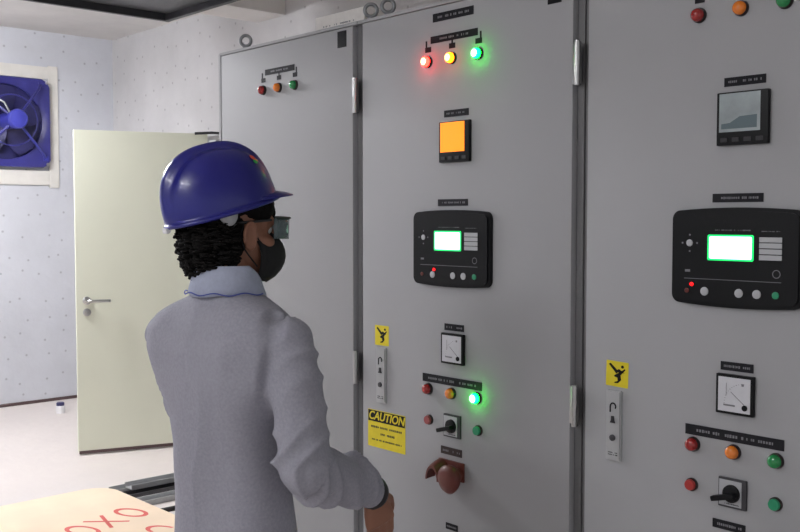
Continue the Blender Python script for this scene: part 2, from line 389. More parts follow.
def ammeter(par, u, v):
    s = .096; bm = new(); add_box(bm, (0,0,.006), (s,s,.012), .003); o = obj('ammeter', bm, 'black', par, 30, at(u,v)); o['label'] = 'square white-faced ammeter in black frame'
    bm = new(); add_box(bm, (0,0,.0122), (s*.86,s*.86,.0012)); obj('dial', bm, 'dial', o)
    b = new()
    for i in range(13):
        a = PI + PI/2*-i/12 ; c = Vector((.025,-.022)); d = Vector((math.cos(a), math.sin(a)))
        p = c + d*.05; add_box(b, (p.x,p.y,.0131), (.003 if i%3==0 else .002,.0012,.0004))
    add_box(b, (-.012,-.026,.0131), (.03,.004,.0004)); add_box(b, (.0,-.012,.0131), (.0015,.045,.0004), mx=Matrix.Rotation(.9,4,'Z'))
    add_box(b, (-.02,.012,.0131), (.0012,.03,.0004)); add_box(b, (.022,.026,.0131), (.006,.006,.0004)); obj('scale_and_needle', b, 'ink', o)
    b = new(); lathe_w(b, .028,-.028,[(.007,.0125),(.007,.015),(.0005,.0155)], 16); obj('zero_screw', b, 'black', o, 40)
def selector(par, u, v):
    bm = new(); add_box(bm, (0,0,.004), (.072,.072,.008), .002); o = obj('selector_switch', bm, 'dsteel', par, 30, at(u,v))
    bm = new(); add_box(bm, (-.004,0,.0085), (.058,.062,.002), .0006); obj('face_plate', bm, 'btn', o)
    bm = new(); lathe_w(bm, 0,0,[(.022,.009),(.021,.016),(.016,.018),(.002,.018)]); 
    add_box(bm, (-.014,-.004,.026), (.062,.013,.018), .004, Matrix.Rotation(.28,4,'Z')); obj('knob', bm, 'black', o, 35)
    b = new(); marks(b, .045,.006,1,.0098,random.Random(5)); bmesh.ops.translate(b, verts=b.verts, vec=(-.003,-.026,0)); obj('position_marks', b, 'legend', o)
def latch(par, u, v):
    w, h = .048, .188
    bm = new(); poly(bm, rrect(w,h,.003), 0,.006); poly(bm, rrect(w-.007,h-.007,.002), .006,.009); o = obj('latch_plate', bm, 'alu', par, None, at(u,v)); o['label'] = 'grey metal latch plate with key hole'
    b = new(); torus(b, (0,.052,.009), .0085,.002,(1,0,0),(0,1,0),16,6,-.6,PI); add_box(b,(-.0085,.044,.009),(.004,.016,.002)); obj('lever_slot', b, 'black', o)
    b = new(); poly(b, [(-.008,.008),(.008,.008),(.005,.014),(.004,.026),(-.004,.026),(-.005,.014)], .009,.012); obj('wing_lock', b, 'blackm', o)
    b = new(); lathe_w(b, 0,-.032,[(.0085,.009),(.0085,.013),(.005,.0145),(.0005,.0145)],14); obj('key_hole', b, 'dsteel', o, 40)
    b = new(); marks(b, w*.6,.012,2,.0093,random.Random(9)); bmesh.ops.translate(b, verts=b.verts, vec=(0,-.075,0)); obj('lock_print', b, 'legend', o)
def shock_sticker(par, u, v, rot=0):
    s = .058; bm = new(); poly(bm, rrect(.070,.068,.002), 0,.0008); o = obj('warning_sticker', bm, 'yellow', par, None, at(u,v)@Matrix.Rotation(rot,4,'Z')); o['label']='yellow electric shock warning sticker'
    b = new()
    poly(b, [(-.02,.02),(-.016,.023),(.0,.009),(.004,.012),(.017,.004),(.002,.004),(-.002,.001)], .0008,.0012)      # bolt
    poly(b, [(.003,.003),(.018,.014),(.019,.011),(.008,-.002),(.01,-.012),(.003,-.02),(-.006,-.021),(-.005,-.018),(.002,-.015),(.001,-.008),(-.007,-.006),(-.006,-.003)], .0008,.0012)   # falling figure
    b2 = [(.012+.0035*math.cos(a*PI/5), .0175+.0035*math.sin(a*PI/5)) for a in range(10)]; poly(b, b2, .0008,.0012)
    obj('shock_pictogram', b, 'black', o, None, Matrix.Diagonal((1.35,1.2,1,1)))
def caution(par, u, v):
    w, h = .190, .128
    bm = new(); poly(bm, rrect(w,h,.003), 0,.001); o = obj('caution_sign', bm, 'yellow', par, None, at(u,v)); o['label']='yellow and black caution sign'
    b = new(); add_box(b, (0,h/2-.021,.0013), (w-.004,.038,.0006)); obj('sign_header', b, 'black', o)
    me = text_mesh('CAUTION', .040, .25); obj('caution_text', None, 'yellow', o, None, Matrix.Translation((0,h/2-.021,.0021)), me)
    b = new(); r = random.Random(12)
    for i, (ww, hh) in enumerate(((.158,.016),(.08,.016),(.15,.012))):
        q = new(); marks(q, ww, hh, 1, .0012, r, .85); bmesh.ops.translate(q, verts=q.verts, vec=(0,.006-.022*i,0)); me = bpy.data.meshes.new('x'); q.to_mesh(me); q.free(); b.from_mesh(me); bpy.data.meshes.remove(me)
    obj('sign_small_print', b, 'blackm', o)
def stop_hood(par, u, v):
    """emergency stop knob under a saddle-shaped guard"""
    bm = new(); rows = []
    for j in range(9):       # arched guard hump on the left
        wz = .012+.045*j/8; k = 1-.25*(j/8)**2; rows.append([Vector((-.035+.038*k*math.cos(a*PI/12), -.03+.062*k*math.sin(a*PI/12), wz)) for a in range(13)] + [Vector((-.035+.030*k*math.cos(a*PI/12), -.03+.05*k*math.sin(a*PI/12), wz)) for a in range(12,-1,-1)])
    loft(bm, rows); add_box(bm, (0,0,.004), (.11,.06,.008), .003)
    o = obj('emergency_stop_guard', bm, 'hood', par, 45, at(u,v)); o['label'] = 'rust red emergency stop guard'
    bm = new(); rr = []
    for r, w, dy in ((.022,.012,0),(.026,.03,0),(.041,.04,-.002),(.044,.052,-.003),(.038,.062,-.003),(.02,.068,-.003),(.002,.069,-.003)):
        rr.append([Vector((.035+r*math.cos(a*2*PI/28), -.004+dy+r*(1.2 if math.sin(a*2*PI/28)<0 else .85)*math.sin(a*2*PI/28), w)) for a in range(28)])
    loft(bm, rr); obj('stop_knob', bm, 'hood', o, 60)

def cabinet(y0, y1, label, dy0, dy1):
    yc = (y0+y1)/2
    t = thing('control_cabinet', label, 'cabinet', (X0, yc, 0), 0, None)
    D = .8
    bm = new(); add_box(bm, (.022+D/2, 0, .1+(TOP-.1)/2), (D, y1-y0-.003, TOP-.1), .004); obj('enclosure', bm, 'paint_dk' , t)
    bm = new()
    add_box(bm, (.016, 0, TOP-.004), (.034, y1-y0-.002, .008), .002); add_box(bm, (.38,0,TOP+.001), (.76,y1-y0-.004,.004), .001)
    if y1 > 3.3: add_box(bm, (.4,(y1-y0)/2+.001,1.15), (.8,.004,2.1)); add_box(bm, (.012,(y1-y0)/2-.006,1.15), (.028,.016,2.1), .003)
    obj('roof_and_trim', bm, 'paint', t)
    bm = new(); add_box(bm, (.05+D/2, 0, .05), (D-.05, y1-y0-.02, .1)); obj('plinth', bm, 'dsteel', t)
    bm = new(); add_box(bm, (.0125, (dy0+dy1)/2-yc, (.13+TOP-.010)/2), (.025, dy1-dy0, TOP-.010-.13), .005); obj('door', bm, 'paint', t, 35)
    for z0, z1 in ((1.89,2.01), (.955,1.07), (.2,.31)):
        bm = new(); yy = y0-yc+.004
        cyl(bm, (-.008, yy, z0), (-.008, yy, z1), .0075, 12); cyl(bm, (-.008,yy,z0+.055), (-.008,yy,z1-.004), .0095, 12)
        add_box(bm, (.002,yy+.008,(z0+z1)/2), (.004,.03,z1-z0-.01), .001); obj('hinge', bm, 'chrome' , t, 40)
    for yy in (y0-yc+.045, y1-yc-.045):
        bm = new(); torus(bm, (.10,yy,TOP+.060), .0215,.0068,(.7,-.7,0),(0,0,1),24,10); cyl(bm,(.10,yy,TOP),(.10,yy,TOP+.034),.012,16); cyl(bm,(.10,yy,TOP),(.10,yy,TOP+.012),.02,16); obj('lifting_eye', bm, 'steel', t, 60)
    return t, yc

rnd = random.Random(21)
PITCHC = .948; YB = 2.6
tl, yl = cabinet(2.6005, 3.488, 'grey control cabinet farthest from camera, behind the person in blue helmet', 2.626, 3.474)
tm, ym = cabinet(1.6525, 2.5995, 'middle grey control cabinet with orange display and lit red, amber, green lamps', 1.678, 2.574)
tr, yr = cabinet(.7045, 1.6515, 'nearest grey control cabinet at right with unlit grey meter display', .73, 1.626)
# layout measured on the panel face; v heights are common to all three
for t, yc, ul in ((tl, yl, [uv(262,92,yl,.008)[0], uv(277.5,90,yl,.008)[0], uv(293.5,87,yl,.008)[0]]), (tm, ym, [uv(426.5,61,ym,.008)[0], uv(450.5,57,ym,.008)[0], uv(477,53,ym,.008)[0]]), (tr, yr, [uv(698,19,yr,.008)[0], uv(740,12,yr,.008)[0], uv(784,4,yr,.008)[0]])):
    on = t is tm; v = 2.022
    for u, c in zip(ul, ('red','amber','green')): lamp(t, u, v, c, on)
    legend_bar(t, ul[0]+.012, ul[2]-.004, 2.088, .022, ul, 2.060, rnd)
    bm = new(); ux = (yc-(2.683 if t is tl else 1.742 if t is tm else .79)); add_box(bm, (0,0,.001), (.048,.056,.002)); obj('vent_plug', bm, 'black', t, None, at(ux, 2.152))
u, v = uv(453,16,ym); plate(tm, u, 2.155, .175, .026, rnd)
for t, yc, pm, pc, pa in ((tm, ym, (452.3,142), (454,247), (452,349)), (tr, yr, (740.5,124), None, (734.5,395))):
    u, v = uv(*pm, yc, .018); meter(t, u, 1.765, rnd, t is tm); plate(t, u, 1.853, .105, .021, rnd)
    uc = ym-2.137 if t is tm else yr-1.185
    controller(t, uc, 1.435, 'right' if t is tm else 'left'); plate(t, uc, 1.578, .13, .021, rnd)
    u, v = uv(*pa, yc, .01); ammeter(t, u, v); plate(t, u, v+.066, .084, .021, rnd)
# lower rows
def row(t, yc, lamps, on, bar, bh):
    for (p, c) in zip(lamps, ('red','amber','green')):
        u, v = uv(*p, yc, .010); lamp(t, u, v, c, on and c == 'green')
    a, va = uv(*bar[0], yc); b, vb = uv(*bar[1], yc)
    plate(t, (a+b)/2, (va+vb)/2, b-a, bh, rnd, nm='legend_bar')
row(tm, ym, ((426.7,389),(449.8,393.7),(475,398.3)), True, ((423,376.5),(482,387)), .026)
row(tr, yr, ((691.5,444.5),(732,452.5),(774.5,461.5)), False, ((685.7,428),(784.4,446)), .026)
u, v = uv(427,420,ym,.012); button(tm, u, v, 'pbr2'); u, v = uv(476,431,ym,.012); button(tm, u, v, 'pbg')
u, v = uv(689.5,485,yr,.012); button(tr, u, v, 'pbr'); u, v = uv(773.5,505,yr,.012); button(tr, u, v, 'pbg')
u, v = uv(450.5,426.5,ym,.012); selector(tm, u, v); u, v = uv(731,494,yr,.012); selector(tr, u, v)
u, v = uv(451.5,451.5,ym); plate(tm, u, v, .092, .024, rnd, 'bezel'); u, v = uv(729,526,yr); plate(tr, u, v, .086, .022, rnd)
u, v = uv(445.5,471.5,ym,.03); stop_hood(tm, u, v); u, v = uv(452,527,ym); plate(tm, u, v, .052, .02, rnd)
stop_hood(tr, yr-1.2, .66)
u, v = uv(382,335.5,ym); shock_sticker(tm, u, v); u, v = uv(382.2,375,ym); latch(tm, u, v)
u, v = uv(617.3,374,yr); shock_sticker(tr, u, v, -.03); u, v = uv(614.8,425.2,yr); latch(tr, u, v)
u, v = uv(386.5,431,ym); caution(tm, u, v)

# white carton on the far cabinet
bm = new(); add_box(bm, (0,0,.055), (.12,.30,.11), .003)
t = tag(obj('carton', bm, 'carton'), 'low white printed carton lying on top of the farthest cabinet', 'box'); t.location = (2.41, 2.95, TOP+.004)
bm = new(); marks(bm, .2, .03, 2, .0604, random.Random(4), .5)
obj('carton_print', bm, 'ink', t, None, Matrix.Translation((0,0,.06)) @ RP)

# ------------------------------------------------------------------ things on the floor, far left
# cardboard-wrapped pack with red lettering
ZT = .13
bm = new(); poly(bm, rrect(1.55,1.15,.13,n=8), 0, ZT)
for v in bm.verts:
    if v.co.z > ZT*.6: v.co.z += .006*noise.noise(Vector((v.co.x*3, v.co.y*3, 2)))
pk = tag(obj('cardboard_pack', bm, 'cardb', smooth=30), 'flat beige cardboard pack printed with red letters, lying on the floor', 'cardboard'); pk.location = (1.475, 4.20, 0); pk.rotation_euler = (0,0,.015)
def fl(px, py): p = meet(px, py, 2, ZT+.001); return p
pO1, pX, pO2, pO3 = fl(132,513), fl(107,522), fl(83,531), fl(164,531)
d = (pO1-pX); d.z = 0; d.normalize(); e = Vector((-d.y, d.x, 0))
for kind, p in (('o',pO1),('x',pX),('o',pO2),('o',pO3)):
    bm = new(); p = p - pk.location; rt = .095
    if kind == 'o':
        rr = []
        for i in range(33):
            a = i*2*PI/32; rr.append([p + (d*.052*k*math.cos(a) + e*rt*k*math.sin(a)) + Vector((0,0,z)) for k, z in ((1.04,.0),(1.04,.001),(.76,.001),(.76,0))])
        loft(bm, rr, cap=False)
    else:
        for s in (-1,1):
            q = (d*.055*s + e*.09); n = q.normalized().cross(Vector((0,0,1)))*.009
            vs = [bm.verts.new(p + x + Vector((0,0,.001))) for x in (q+n, q-n, -q-n, -q+n)]; bm.faces.new(vs)
    o = obj('printed_letter', bm, 'redink', pk)
# steel channels beyond the pack
for i, (x0, y0, z, l, rz) in enumerate(((2.40,5.00,.0,1.5,.01),(2.34,4.86,.0,1.4,.0),(2.30,4.70,.0,1.3,.0),(2.46,4.93,.030,1.3,-.015))):
    t = bm = new(); pr = [(0,0),(.09,0),(.09,.028),(.084,.028),(.084,.005),(.006,.005),(.006,.028),(0,.028)]
    a = [bm.verts.new((0,p[0],p[1])) for p in pr]; b = [bm.verts.new((l,p[0],p[1])) for p in pr]
    bm.faces.new(a); bm.faces.new(list(reversed(b)))
    for k in range(8): bm.faces.new((a[k], b[k], b[(k+1)%8], a[(k+1)%8]))
    o = tag(obj('steel_channel', bm, 'dsteel' if i == 1 else 'alu'), ['long steel channel on the floor farthest behind the cardboard pack','second steel channel lying behind the cardboard pack','steel channel ending beside the cardboard pack edge nearest the person','steel channel laid across on top of the other channels'][i], 'metal channel', None)
    o.location = (x0, y0, z); o.rotation_euler = (0,0,rz)
bm = new(); pts = []
for i in range(40):
    f = i/39; pts.append((2.28+.75*f, 4.55-.05*math.sin(f*5)-.15*f, .013+.03*math.sin(f*PI)))
tube(bm, pts, .013, 10); tag(obj('cable', bm, 'cable', smooth=60), 'thick black cable lying on the floor beside the cardboard pack', 'cable')
# small litter
p = meet(60.5, 413, 2, 0)
t = thing('floor_drain_cap', 'small white pot with dark blue top on the floor by the far wall', 'pot', (p.x, p.y, 0)); t.name = 'small_pot'
bm = new(); rr = [[Vector((r*math.cos(a*PI/10), r*math.sin(a*PI/10), z)) for a in range(20)] for r, z in ((.03,0),(.034,.055),(.03,.06),(.002,.06))]; loft(bm, rr); obj('pot_body', bm, 'white', t, 40)
bm = new(); rr = [[Vector((r*math.cos(a*PI/10), r*math.sin(a*PI/10), z)) for a in range(20)] for r, z in ((.03,.06),(.031,.08),(.024,.086),(.002,.086))]; loft(bm, rr); obj('pot_lid', bm, 'dblue', t, 40)

# ------------------------------------------------------------------ person
P0 = Vector((1.247, 1.972, 0)); HB = math.radians(8)
person = thing('person', 'person in grey polo shirt, blue hard hat and black mask facing the cabinets', 'person', P0, 0)
Rb = Matrix.Rotation(HB, 4, 'Z')
def B(x, y, z): return Rb @ Vector((x, y, z))     # torso frame: x forward, y left
def ering(c, ax, ay, n=28, p=2.3, rot=Rb):
    out = []
    for i in range(n):
        a = i*2*PI/n; ca, sa = math.cos(a), math.sin(a)
        out.append(Vector(c) + rot.to_3x3() @ Vector((ax*math.copysign(abs(ca)**(2/p), ca), ay*math.copysign(abs(sa)**(2/p), sa), 0)))
    return out
def remesh(bm, voxel, smooth_it=4, fac=.5):
    bmesh.ops.recalc_face_normals(bm, faces=bm.faces)
    me = bpy.data.meshes.new('tmp'); bm.to_mesh(me); bm.free()
    o = bpy.data.objects.new('tmp', me); C.objects.link(o)
    r = o.modifiers.new('r', 'REMESH'); r.mode = 'VOXEL'; r.voxel_size = voxel; r.use_smooth_shade = True
    s = o.modifiers.new('s', 'SMOOTH'); s.iterations = smooth_it; s.factor = fac
    dg = bpy.context.evaluated_depsgraph_get(); out = bpy.data.meshes.new_from_object(o.evaluated_get(dg))
    bpy.data.objects.remove(o); bpy.data.meshes.remove(me)
    return out
def chain(bm, pts, rad, seg=18):
    tube(bm, pts, rad, seg)
    for p, r in zip(pts, rad): ell(bm, p, (r*.995,)*3, seg=16)

SR, SL = B(-.005,-.198,1.252), B(-.01,.240,1.245)
ER = Vector((.008,-.276,.985)); WR = Vector((.248,-.210,.874))
EL = Vector((.05,.272,1.0)); WL = Vector((.11,.20,.78))
# head frame: x forward
HH = math.radians(48-60); HC = Vector((.010,.016,1.506))
HM = Matrix.Translation(HC) @ Matrix.Rotation(HH, 4, 'Z') @ Matrix.Rotation(math.radians(2), 4, 'Y')

# --- body (one continuous surface)
bm = new()
for c, r in (((-.006,0,.038),(.096,.076,.092)), ((.028,0,-.03),(.066,.060,.086)), ((.048,0,-.088),(.042,.042,.03)), ((.062,0,.02),(.034,.056,.045)),
             ((.096,0,-.012),(.012,.010,.022)), ((.101,0,-.03),(.015,.014,.012)), ((.088,0,-.064),(.012,.024,.007)), ((.087,0,-.073),(.012,.021,.007)), ((.083,0,-.096),(.018,.02,.015)),
             ((.088,.03,.018),(.012,.024,.008)), ((.088,-.03,.018),(.012,.024,.008)), ((.062,.042,-.03),(.03,.02,.02)), ((.062,-.042,-.03),(.03,.02,.02))):
    ell(bm, c, r, HM, 24)
for s in (-1, 1):
    rot = Matrix.Rotation(s*-.35, 4, 'Z')
    ell(bm, (.012, s*.078, -.018), (.017,.006,.031), HM, 16, rot)
    torus_pts = [HM @ (Vector((.012, s*.079, -.016)) + rot.to_3x3() @ Vector((.018*math.cos(a), s*.006, .031*math.sin(a)))) for a in [(-.35+i*.12)*PI for i in range(14)]]
    tube(bm, torus_pts, .0045, 8)
    ell(bm, (.020, s*.077, -.044), (.009,.006,.009), HM, 12)
nb = B(-.02,0,1.31)
tube(bm, [nb, B(-.012,0,1.38), HM @ Vector((-.018,0,-.05)), HM @ Vector((-.01,0,.0))], [.066,.058,.056,.055], 24)
rings = [ering(B(-.005,0,z), ax, ay) for z, ax, ay in ((.80,.075,.115),(.92,.078,.120),(1.05,.080,.122),(1.18,.085,.14),(1.26,.080,.145),(1.31,.07,.12),(1.34,.06,.075))]
loft(bm, rings)
chain(bm, [SR, SR.lerp(ER,.5), ER], [.045,.043,.038]); chain(bm, [ER, ER.lerp(WR,.4), WR], [.038,.036,.026])
chain(bm, [SL, SL.lerp(EL,.5), EL], [.05,.045,.038]); chain(bm, [EL, EL.lerp(WL,.4), WL], [.038,.036,.026])
for s in (-1, 1):
    hip, knee, ank = B(0, s*.085, .84), B(.02, s*.095, .46), B(-.01, s*.105, .09)
    chain(bm, [hip, hip.lerp(knee,.5), knee, knee.lerp(ank,.35), ank], [.082,.072,.05,.05,.035]); chain(bm, [ank, B(.06,s*.11,.05), B(.15,s*.12,.035)], [.035,.035,.028])
def hand(bm, w, dirv, palm_n, side, curl):
    """palm + five bent fingers; dirv = wrist to knuckles, palm_n = towards the palm, side = towards the thumb"""
    d = Vector(dirv).normalized(); n = Vector(palm_n); n = (n - d*n.dot(d)).normalized(); s = d.cross(n); s = s if s.dot(Vector(side)) > 0 else -s
    kn = w + d*.088
    rings = []
    for f, hw, ht in ((0,.024,.020),(.25,.029,.019),(.55,.038,.017),(.85,.042,.015),(1,.041,.013)):
        c = w + d*.088*f; rings.append([c + s*hw*math.cos(a*PI/10) + n*ht*math.sin(a*PI/10) for a in range(20)])
    loft(bm, rings)
    for k, (off, L, r) in enumerate(((.030,.070,.0088),(.010,.078,.0092),(-.011,.073,.0088),(-.030,.058,.0078))):
        p = kn + s*off - d*.012; pts = [p]; rad = [r*1.1]; a = curl*.35
        for seg, fr in enumerate((.5,.29,.24)):
            a += curl*(.45+.12*k); dd = d*math.cos(a) + n*math.sin(a) + s*off*.6; p = p + dd.normalized()*(L*fr + (.012 if seg == 0 else 0)); pts.append(p); rad.append(r*(1-.09*(seg+1)))
        chain(bm, pts, rad, 12)
    p = w + d*.022 + s*.024 + n*.006; pts = [p]; 
    for dd, L in ((d*.75+s*.62+n*.35,.04),(d*.9+s*.22+n*.45,.034),(d*.95+s*.02+n*.5,.026)): p = p + dd.normalized()*L; pts.append(p)
    chain(bm, pts, [.014,.0125,.0105,.009], 12)
hand(bm, WR + Vector((.006,.0,-.004)), (.36,.06,-.93), (.15,1,.1), (1,.1,.4), .38)
hand(bm, WL + Vector((.01,-.006,0)), (.5,-.2,-.8), (-.3,-1,-.1), (.8,-.2,.2), .5)
me = remesh(bm, .0045, 3, .45)
obj('body', None, 'skin', person, 180, me=me)
for s in (-1, 1):
    bm = new(); ell(bm, (.076, s*.031, .0), (.012,.012,.012), HM, 16); obj('eye', bm, 'white', person, 180)

# --- shirt
axes = [(SR, ER), (ER, WR), (SL, EL), (EL, WL)]
bm = new()
prof = ((.735,.128,.168,0),(.80,.126,.166,-.002),(.90,.120,.160,-.004),(1.0,.116,.156,-.008),(1.08,.119,.172,-.012),(1.16,.123,.205,-.016),(1.22,.121,.228,-.018),(1.265,.110,.238,-.018),(1.295,.096,.212,-.016),(1.322,.082,.152,-.016),(1.343,.070,.098,-.016),(1.362,.062,.064,-.015))
loft(bm, [ering(B(cx,max(0,ay-.17)*.25,z), ax, ay, 36, 2.35) for z, ax, ay, cx in prof])
chain(bm, [SR, SR.lerp(ER,.33), SR.lerp(ER,.7), ER], [.056,.061,.062,.062], 24)
chain(bm, [ER, ER.lerp(WR,.3), ER.lerp(WR,.7), WR.lerp(ER,.05)], [.066,.066,.056,.041], 24)
chain(bm, [SL, SL.lerp(EL,.33), SL.lerp(EL,.7), EL], [.056,.058,.056,.05], 24); chain(bm, [EL, EL.lerp(WL,.5), WL], [.05,.046,.036], 24)
me = remesh(bm, .0052, 6, .6)
def seg_t(p, a, b):
    ab = b-a; t = max(0, min(1, (p-a).dot(ab)/ab.length_squared)); return t, (p-(a+ab*t)).length
nrm = [v.normal.copy() for v in me.vertices]
for v, n in zip(me.vertices, nrm):
    p = v.co.copy()
    best = min(((seg_t(p, a, b)[1], i) for i, (a, b) in enumerate(axes)))
    lp = Rb.inverted() @ p
    armw = max(0, min(1, (.085-best[0])/.02)) if lp.y < -.13 or lp.y > .20 or lp.x > .13 else 0
    i = best[1]; a, b = axes[i]; t, dist = seg_t(p, a, b); L = (b-a).length; ax = (b-a).normalized()
    q = p - (a + ax*(L*t)); s_ = t*L
    # sleeve: slanted creases, crowding at the elbow and above the cuff
    g1, g2 = frame_of(ax); angc = math.atan2(q.dot(g1), q.dot(g2)) if q.length > 1e-6 else 0
    base = (s_*46 + 2.4*math.sin(angc+.6+i) + 2.2*noise.noise(p*7))
    dens = .6 + .6*(1-min(1, (p-(ER if i < 2 else EL)).length/.13)) + (.5 if (i in (1,3) and t > .6) else 0)
    cr = (1-abs(math.sin(base)))**1.3 * max(.1, .75+1.0*noise.noise(p*9+Vector((3,1,7))))
    inn = .5+.5*q.normalized().y if i == 0 else (.5-.5*q.normalized().y if i == 2 else .6)
    sl = (.021*dens*cr - .006)*(.45+.65*inn) + .004*noise.noise(Vector((p.x*22, p.y*22, p.z*9)))
    # torso: long drape folds falling from the shoulder blades, pulled towards the arm
    w1 = lp.y*26 + 4*(lp.z-1.1)*(1 if lp.y < 0 else -.6) + 1.8*noise.noise(Vector((lp.x*4, lp.y*4, lp.z*2.2)))
    tr_ = .014*((1-abs(math.sin(w1*.5)))**1.6-.4)*max(0, min(1, (1.27-lp.z)/.2)) + .016*noise.noise(Vector((lp.x*7, lp.y*9, lp.z*3.2+4)))
    w2 = (lp.z*1.0 + lp.y*1.5)*30
    nearr = max(0, 1-(p-(SR+Vector((-.03,.03,-.06)))).length/.13)
    tr_ += .012*nearr*math.sin(w2)
    v.co = p + n*(sl*armw + tr_*(1-armw))
me.update()
shirt = obj('polo_shirt', None, 'shirt', person, 180, me=me)
# collar: folded band round the neck
bm = new(); rings = []
for k, (rx, ry, z) in enumerate(((.060,.060,1.352),(.064,.064,1.380),(.067,.067,1.402),(.072,.072,1.408),(.078,.078,1.400),(.087,.088,1.372),(.094,.096,1.345),(.092,.094,1.341),(.07,.07,1.35))):
    r = []
    for i in range(48):
        a = i*2*PI/48; lift = -.028*max(0, math.cos(a))**1 + .004*math.sin(3*a+k*.2)*(k>3)
        r.append(B(-.012 + rx*math.cos(a), ry*math.sin(a), z + lift + (.012 if math.cos(a) < 0 else .012*(1-math.cos(a)))))
    rings.append(r)
loft(bm, rings, cap=False); co_ = obj('collar', bm, 'collar', person, 60); co_['label'] = 'pale blue grey turned-down collar'
bm = new(); pts = []
for i in range(41):
    a = PI*.45 + i*(PI*1.1)/40; pts.append(B(-.012+.1005*math.cos(a), .1025*math.sin(a), 1.357 + .003*math.sin(9*a)))
tube(bm, pts, .0016, 6); obj('collar_stitching', bm, 'stitch', co_, 60)
# cuff and watch
ax = (WR-ER).normalized(); a_, b_ = frame_of(ax)
bm = new(); rr = [[WR + ax*o_ + (a_*math.cos(i*2*PI/28) + b_*math.sin(i*2*PI/28))*r for i in range(28)] for o_, r in ((-.035,.036),(-.033,.0405),(-.012,.0395),(.004,.0385),(.006,.034),(-.03,.032))]
loft(bm, rr, cap=False); obj('cuff', bm, 'shirt', person, 60)
bm = new(); rr = [[WR + ax*o_ + (a_*math.cos(i*2*PI/28) + b_*math.sin(i*2*PI/28))*r for i in range(28)] for o_, r in ((.000,.031),(.001,.0395),(.014,.0405),(.026,.036),(.028,.03))]
loft(bm, rr, cap=False); wt = obj('wristwatch', bm, 'blackm', person, 60); wt['label'] = 'black wrist band'
# trousers and shoes
bm = new(); loft(bm, [ering(B(-.003,0,z), ax2, ay) for z, ax2, ay in ((.70,.086,.130),(.76,.088,.132),(.80,.080,.12))])
for s in (-1, 1):
    chain(bm, [B(0,s*.075,.74), B(.012,s*.085,.62), B(.02,s*.095,.46), B(.0,s*.10,.28), B(-.01,s*.105,.09)], [.09,.082,.07,.066,.06])
obj('trousers', None, 'trouser', person, 180, me=remesh(bm, .009, 6))
for s in (-1, 1):
    bm = new(); rr = []
    for x, hw, h in ((-.075,.02,.05),(-.065,.036,.085),(-.02,.04,.11),(.03,.04,.095),(.08,.046,.065),(.13,.046,.052),(.17,.038,.045),(.19,.015,.03)):
        rr.append([B(x, s*.112, 0) + (Rb.to_3x3() @ Vector((0, hw*math.cos(a*PI/10), h/2+h/2*math.sin(a*PI/10)))) for a in range(20)])
    loft(bm, rr); obj('shoe', bm, 'shoe', person, 60)

# --- hair: skull-hugging mass with curls
bm = new()
ell(bm, (-.032,0,-.012), (.082,.082,.098), HM, 28); ell(bm, (-.055,0,-.06), (.058,.07,.055), HM, 24); ell(bm, (.01,0,.05), (.095,.083,.06), HM, 24)
me = remesh(bm, .006, 2)
nrm = [v.normal.copy() for v in me.vertices]
for v, n in zip(me.vertices, nrm):
    v.co += n*(.007*noise.noise(v.co*38) + .004*noise.noise(v.co*80))
bm = new(); bm.from_mesh(me); bpy.data.meshes.remove(me)
rh = random.Random(11); n_c = 0
while n_c < 520:
    a = rh.uniform(PI*.42, PI*1.58); z = rh.uniform(-.125, .02)
    # radius of the mass at this height
    k = math.sqrt(max(0.05, 1-((z+.02)/.115)**2)); c = Vector((-.035 + .083*k*math.cos(a), .083*k*math.sin(a), z))
    if c.x > -.004 and z < .0: 
        if rh.random() < .9: continue
    n = Vector((math.cos(a), math.sin(a), 0)); tg = Vector((-math.sin(a), math.cos(a), 0)); n_c += 1
    R_ = rh.uniform(.005,.013); tr = rh.uniform(1.0,2.0)*rh.choice((-1,1)); ln = rh.uniform(-.012,.024); ph = rh.uniform(0,2*PI); pts = []
    for i in range(15):
        f = i/14; q = ph + f*tr*2*PI
        pts.append(HM @ (c + n*(R_*math.cos(q) + .006 - .003*f) + tg*(R_*math.sin(q)) + Vector((0,0,-ln*f))))
    tube(bm, pts, rh.uniform(.002,.0038), 5)
obj('hair', bm, 'hair', person, 180)

# --- face mask with ear loops
bm = new(); rr = []
for i in range(13):          # from right cheek round the front to the left cheek
    a = -1.2 + 2.4*i/12; row_ = []
    for j in range(9):
        f = j/8; z = .002 - .122*f
        bul = math.sin(PI*min(1, f*1.02))**.6
        rx = .070 + .050*bul*math.cos(a)**.7 if math.cos(a) > 0 else .07
        zz = z*(1-.35*abs(math.sin(a))**2) - .030*abs(math.sin(a))**1.5 - .004
        row_.append(HM @ Vector((.014 + rx*math.cos(a), (.064+.006*bul)*math.sin(a), zz)))
    rr.append(row_)
loft(bm, rr, cap=False, closed=False); mk = obj('face_mask', bm, 'maskm', person, 180); so = mk.modifiers.new('thickness', 'SOLIDIFY'); so.thickness = .003; so.offset = 1
for s in (-1, 1):
    bm = new(); tube(bm, [HM @ Vector(p) for p in ((.045, s*.064, -.03), (.02, s*.077, .006), (-.002, s*.083, .012), (-.01, s*.082, -.02), (.004, s*.078, -.05), (.040, s*.064, -.088))], .0018, 6); obj('ear_loop', bm, 'maskm', mk, 60)
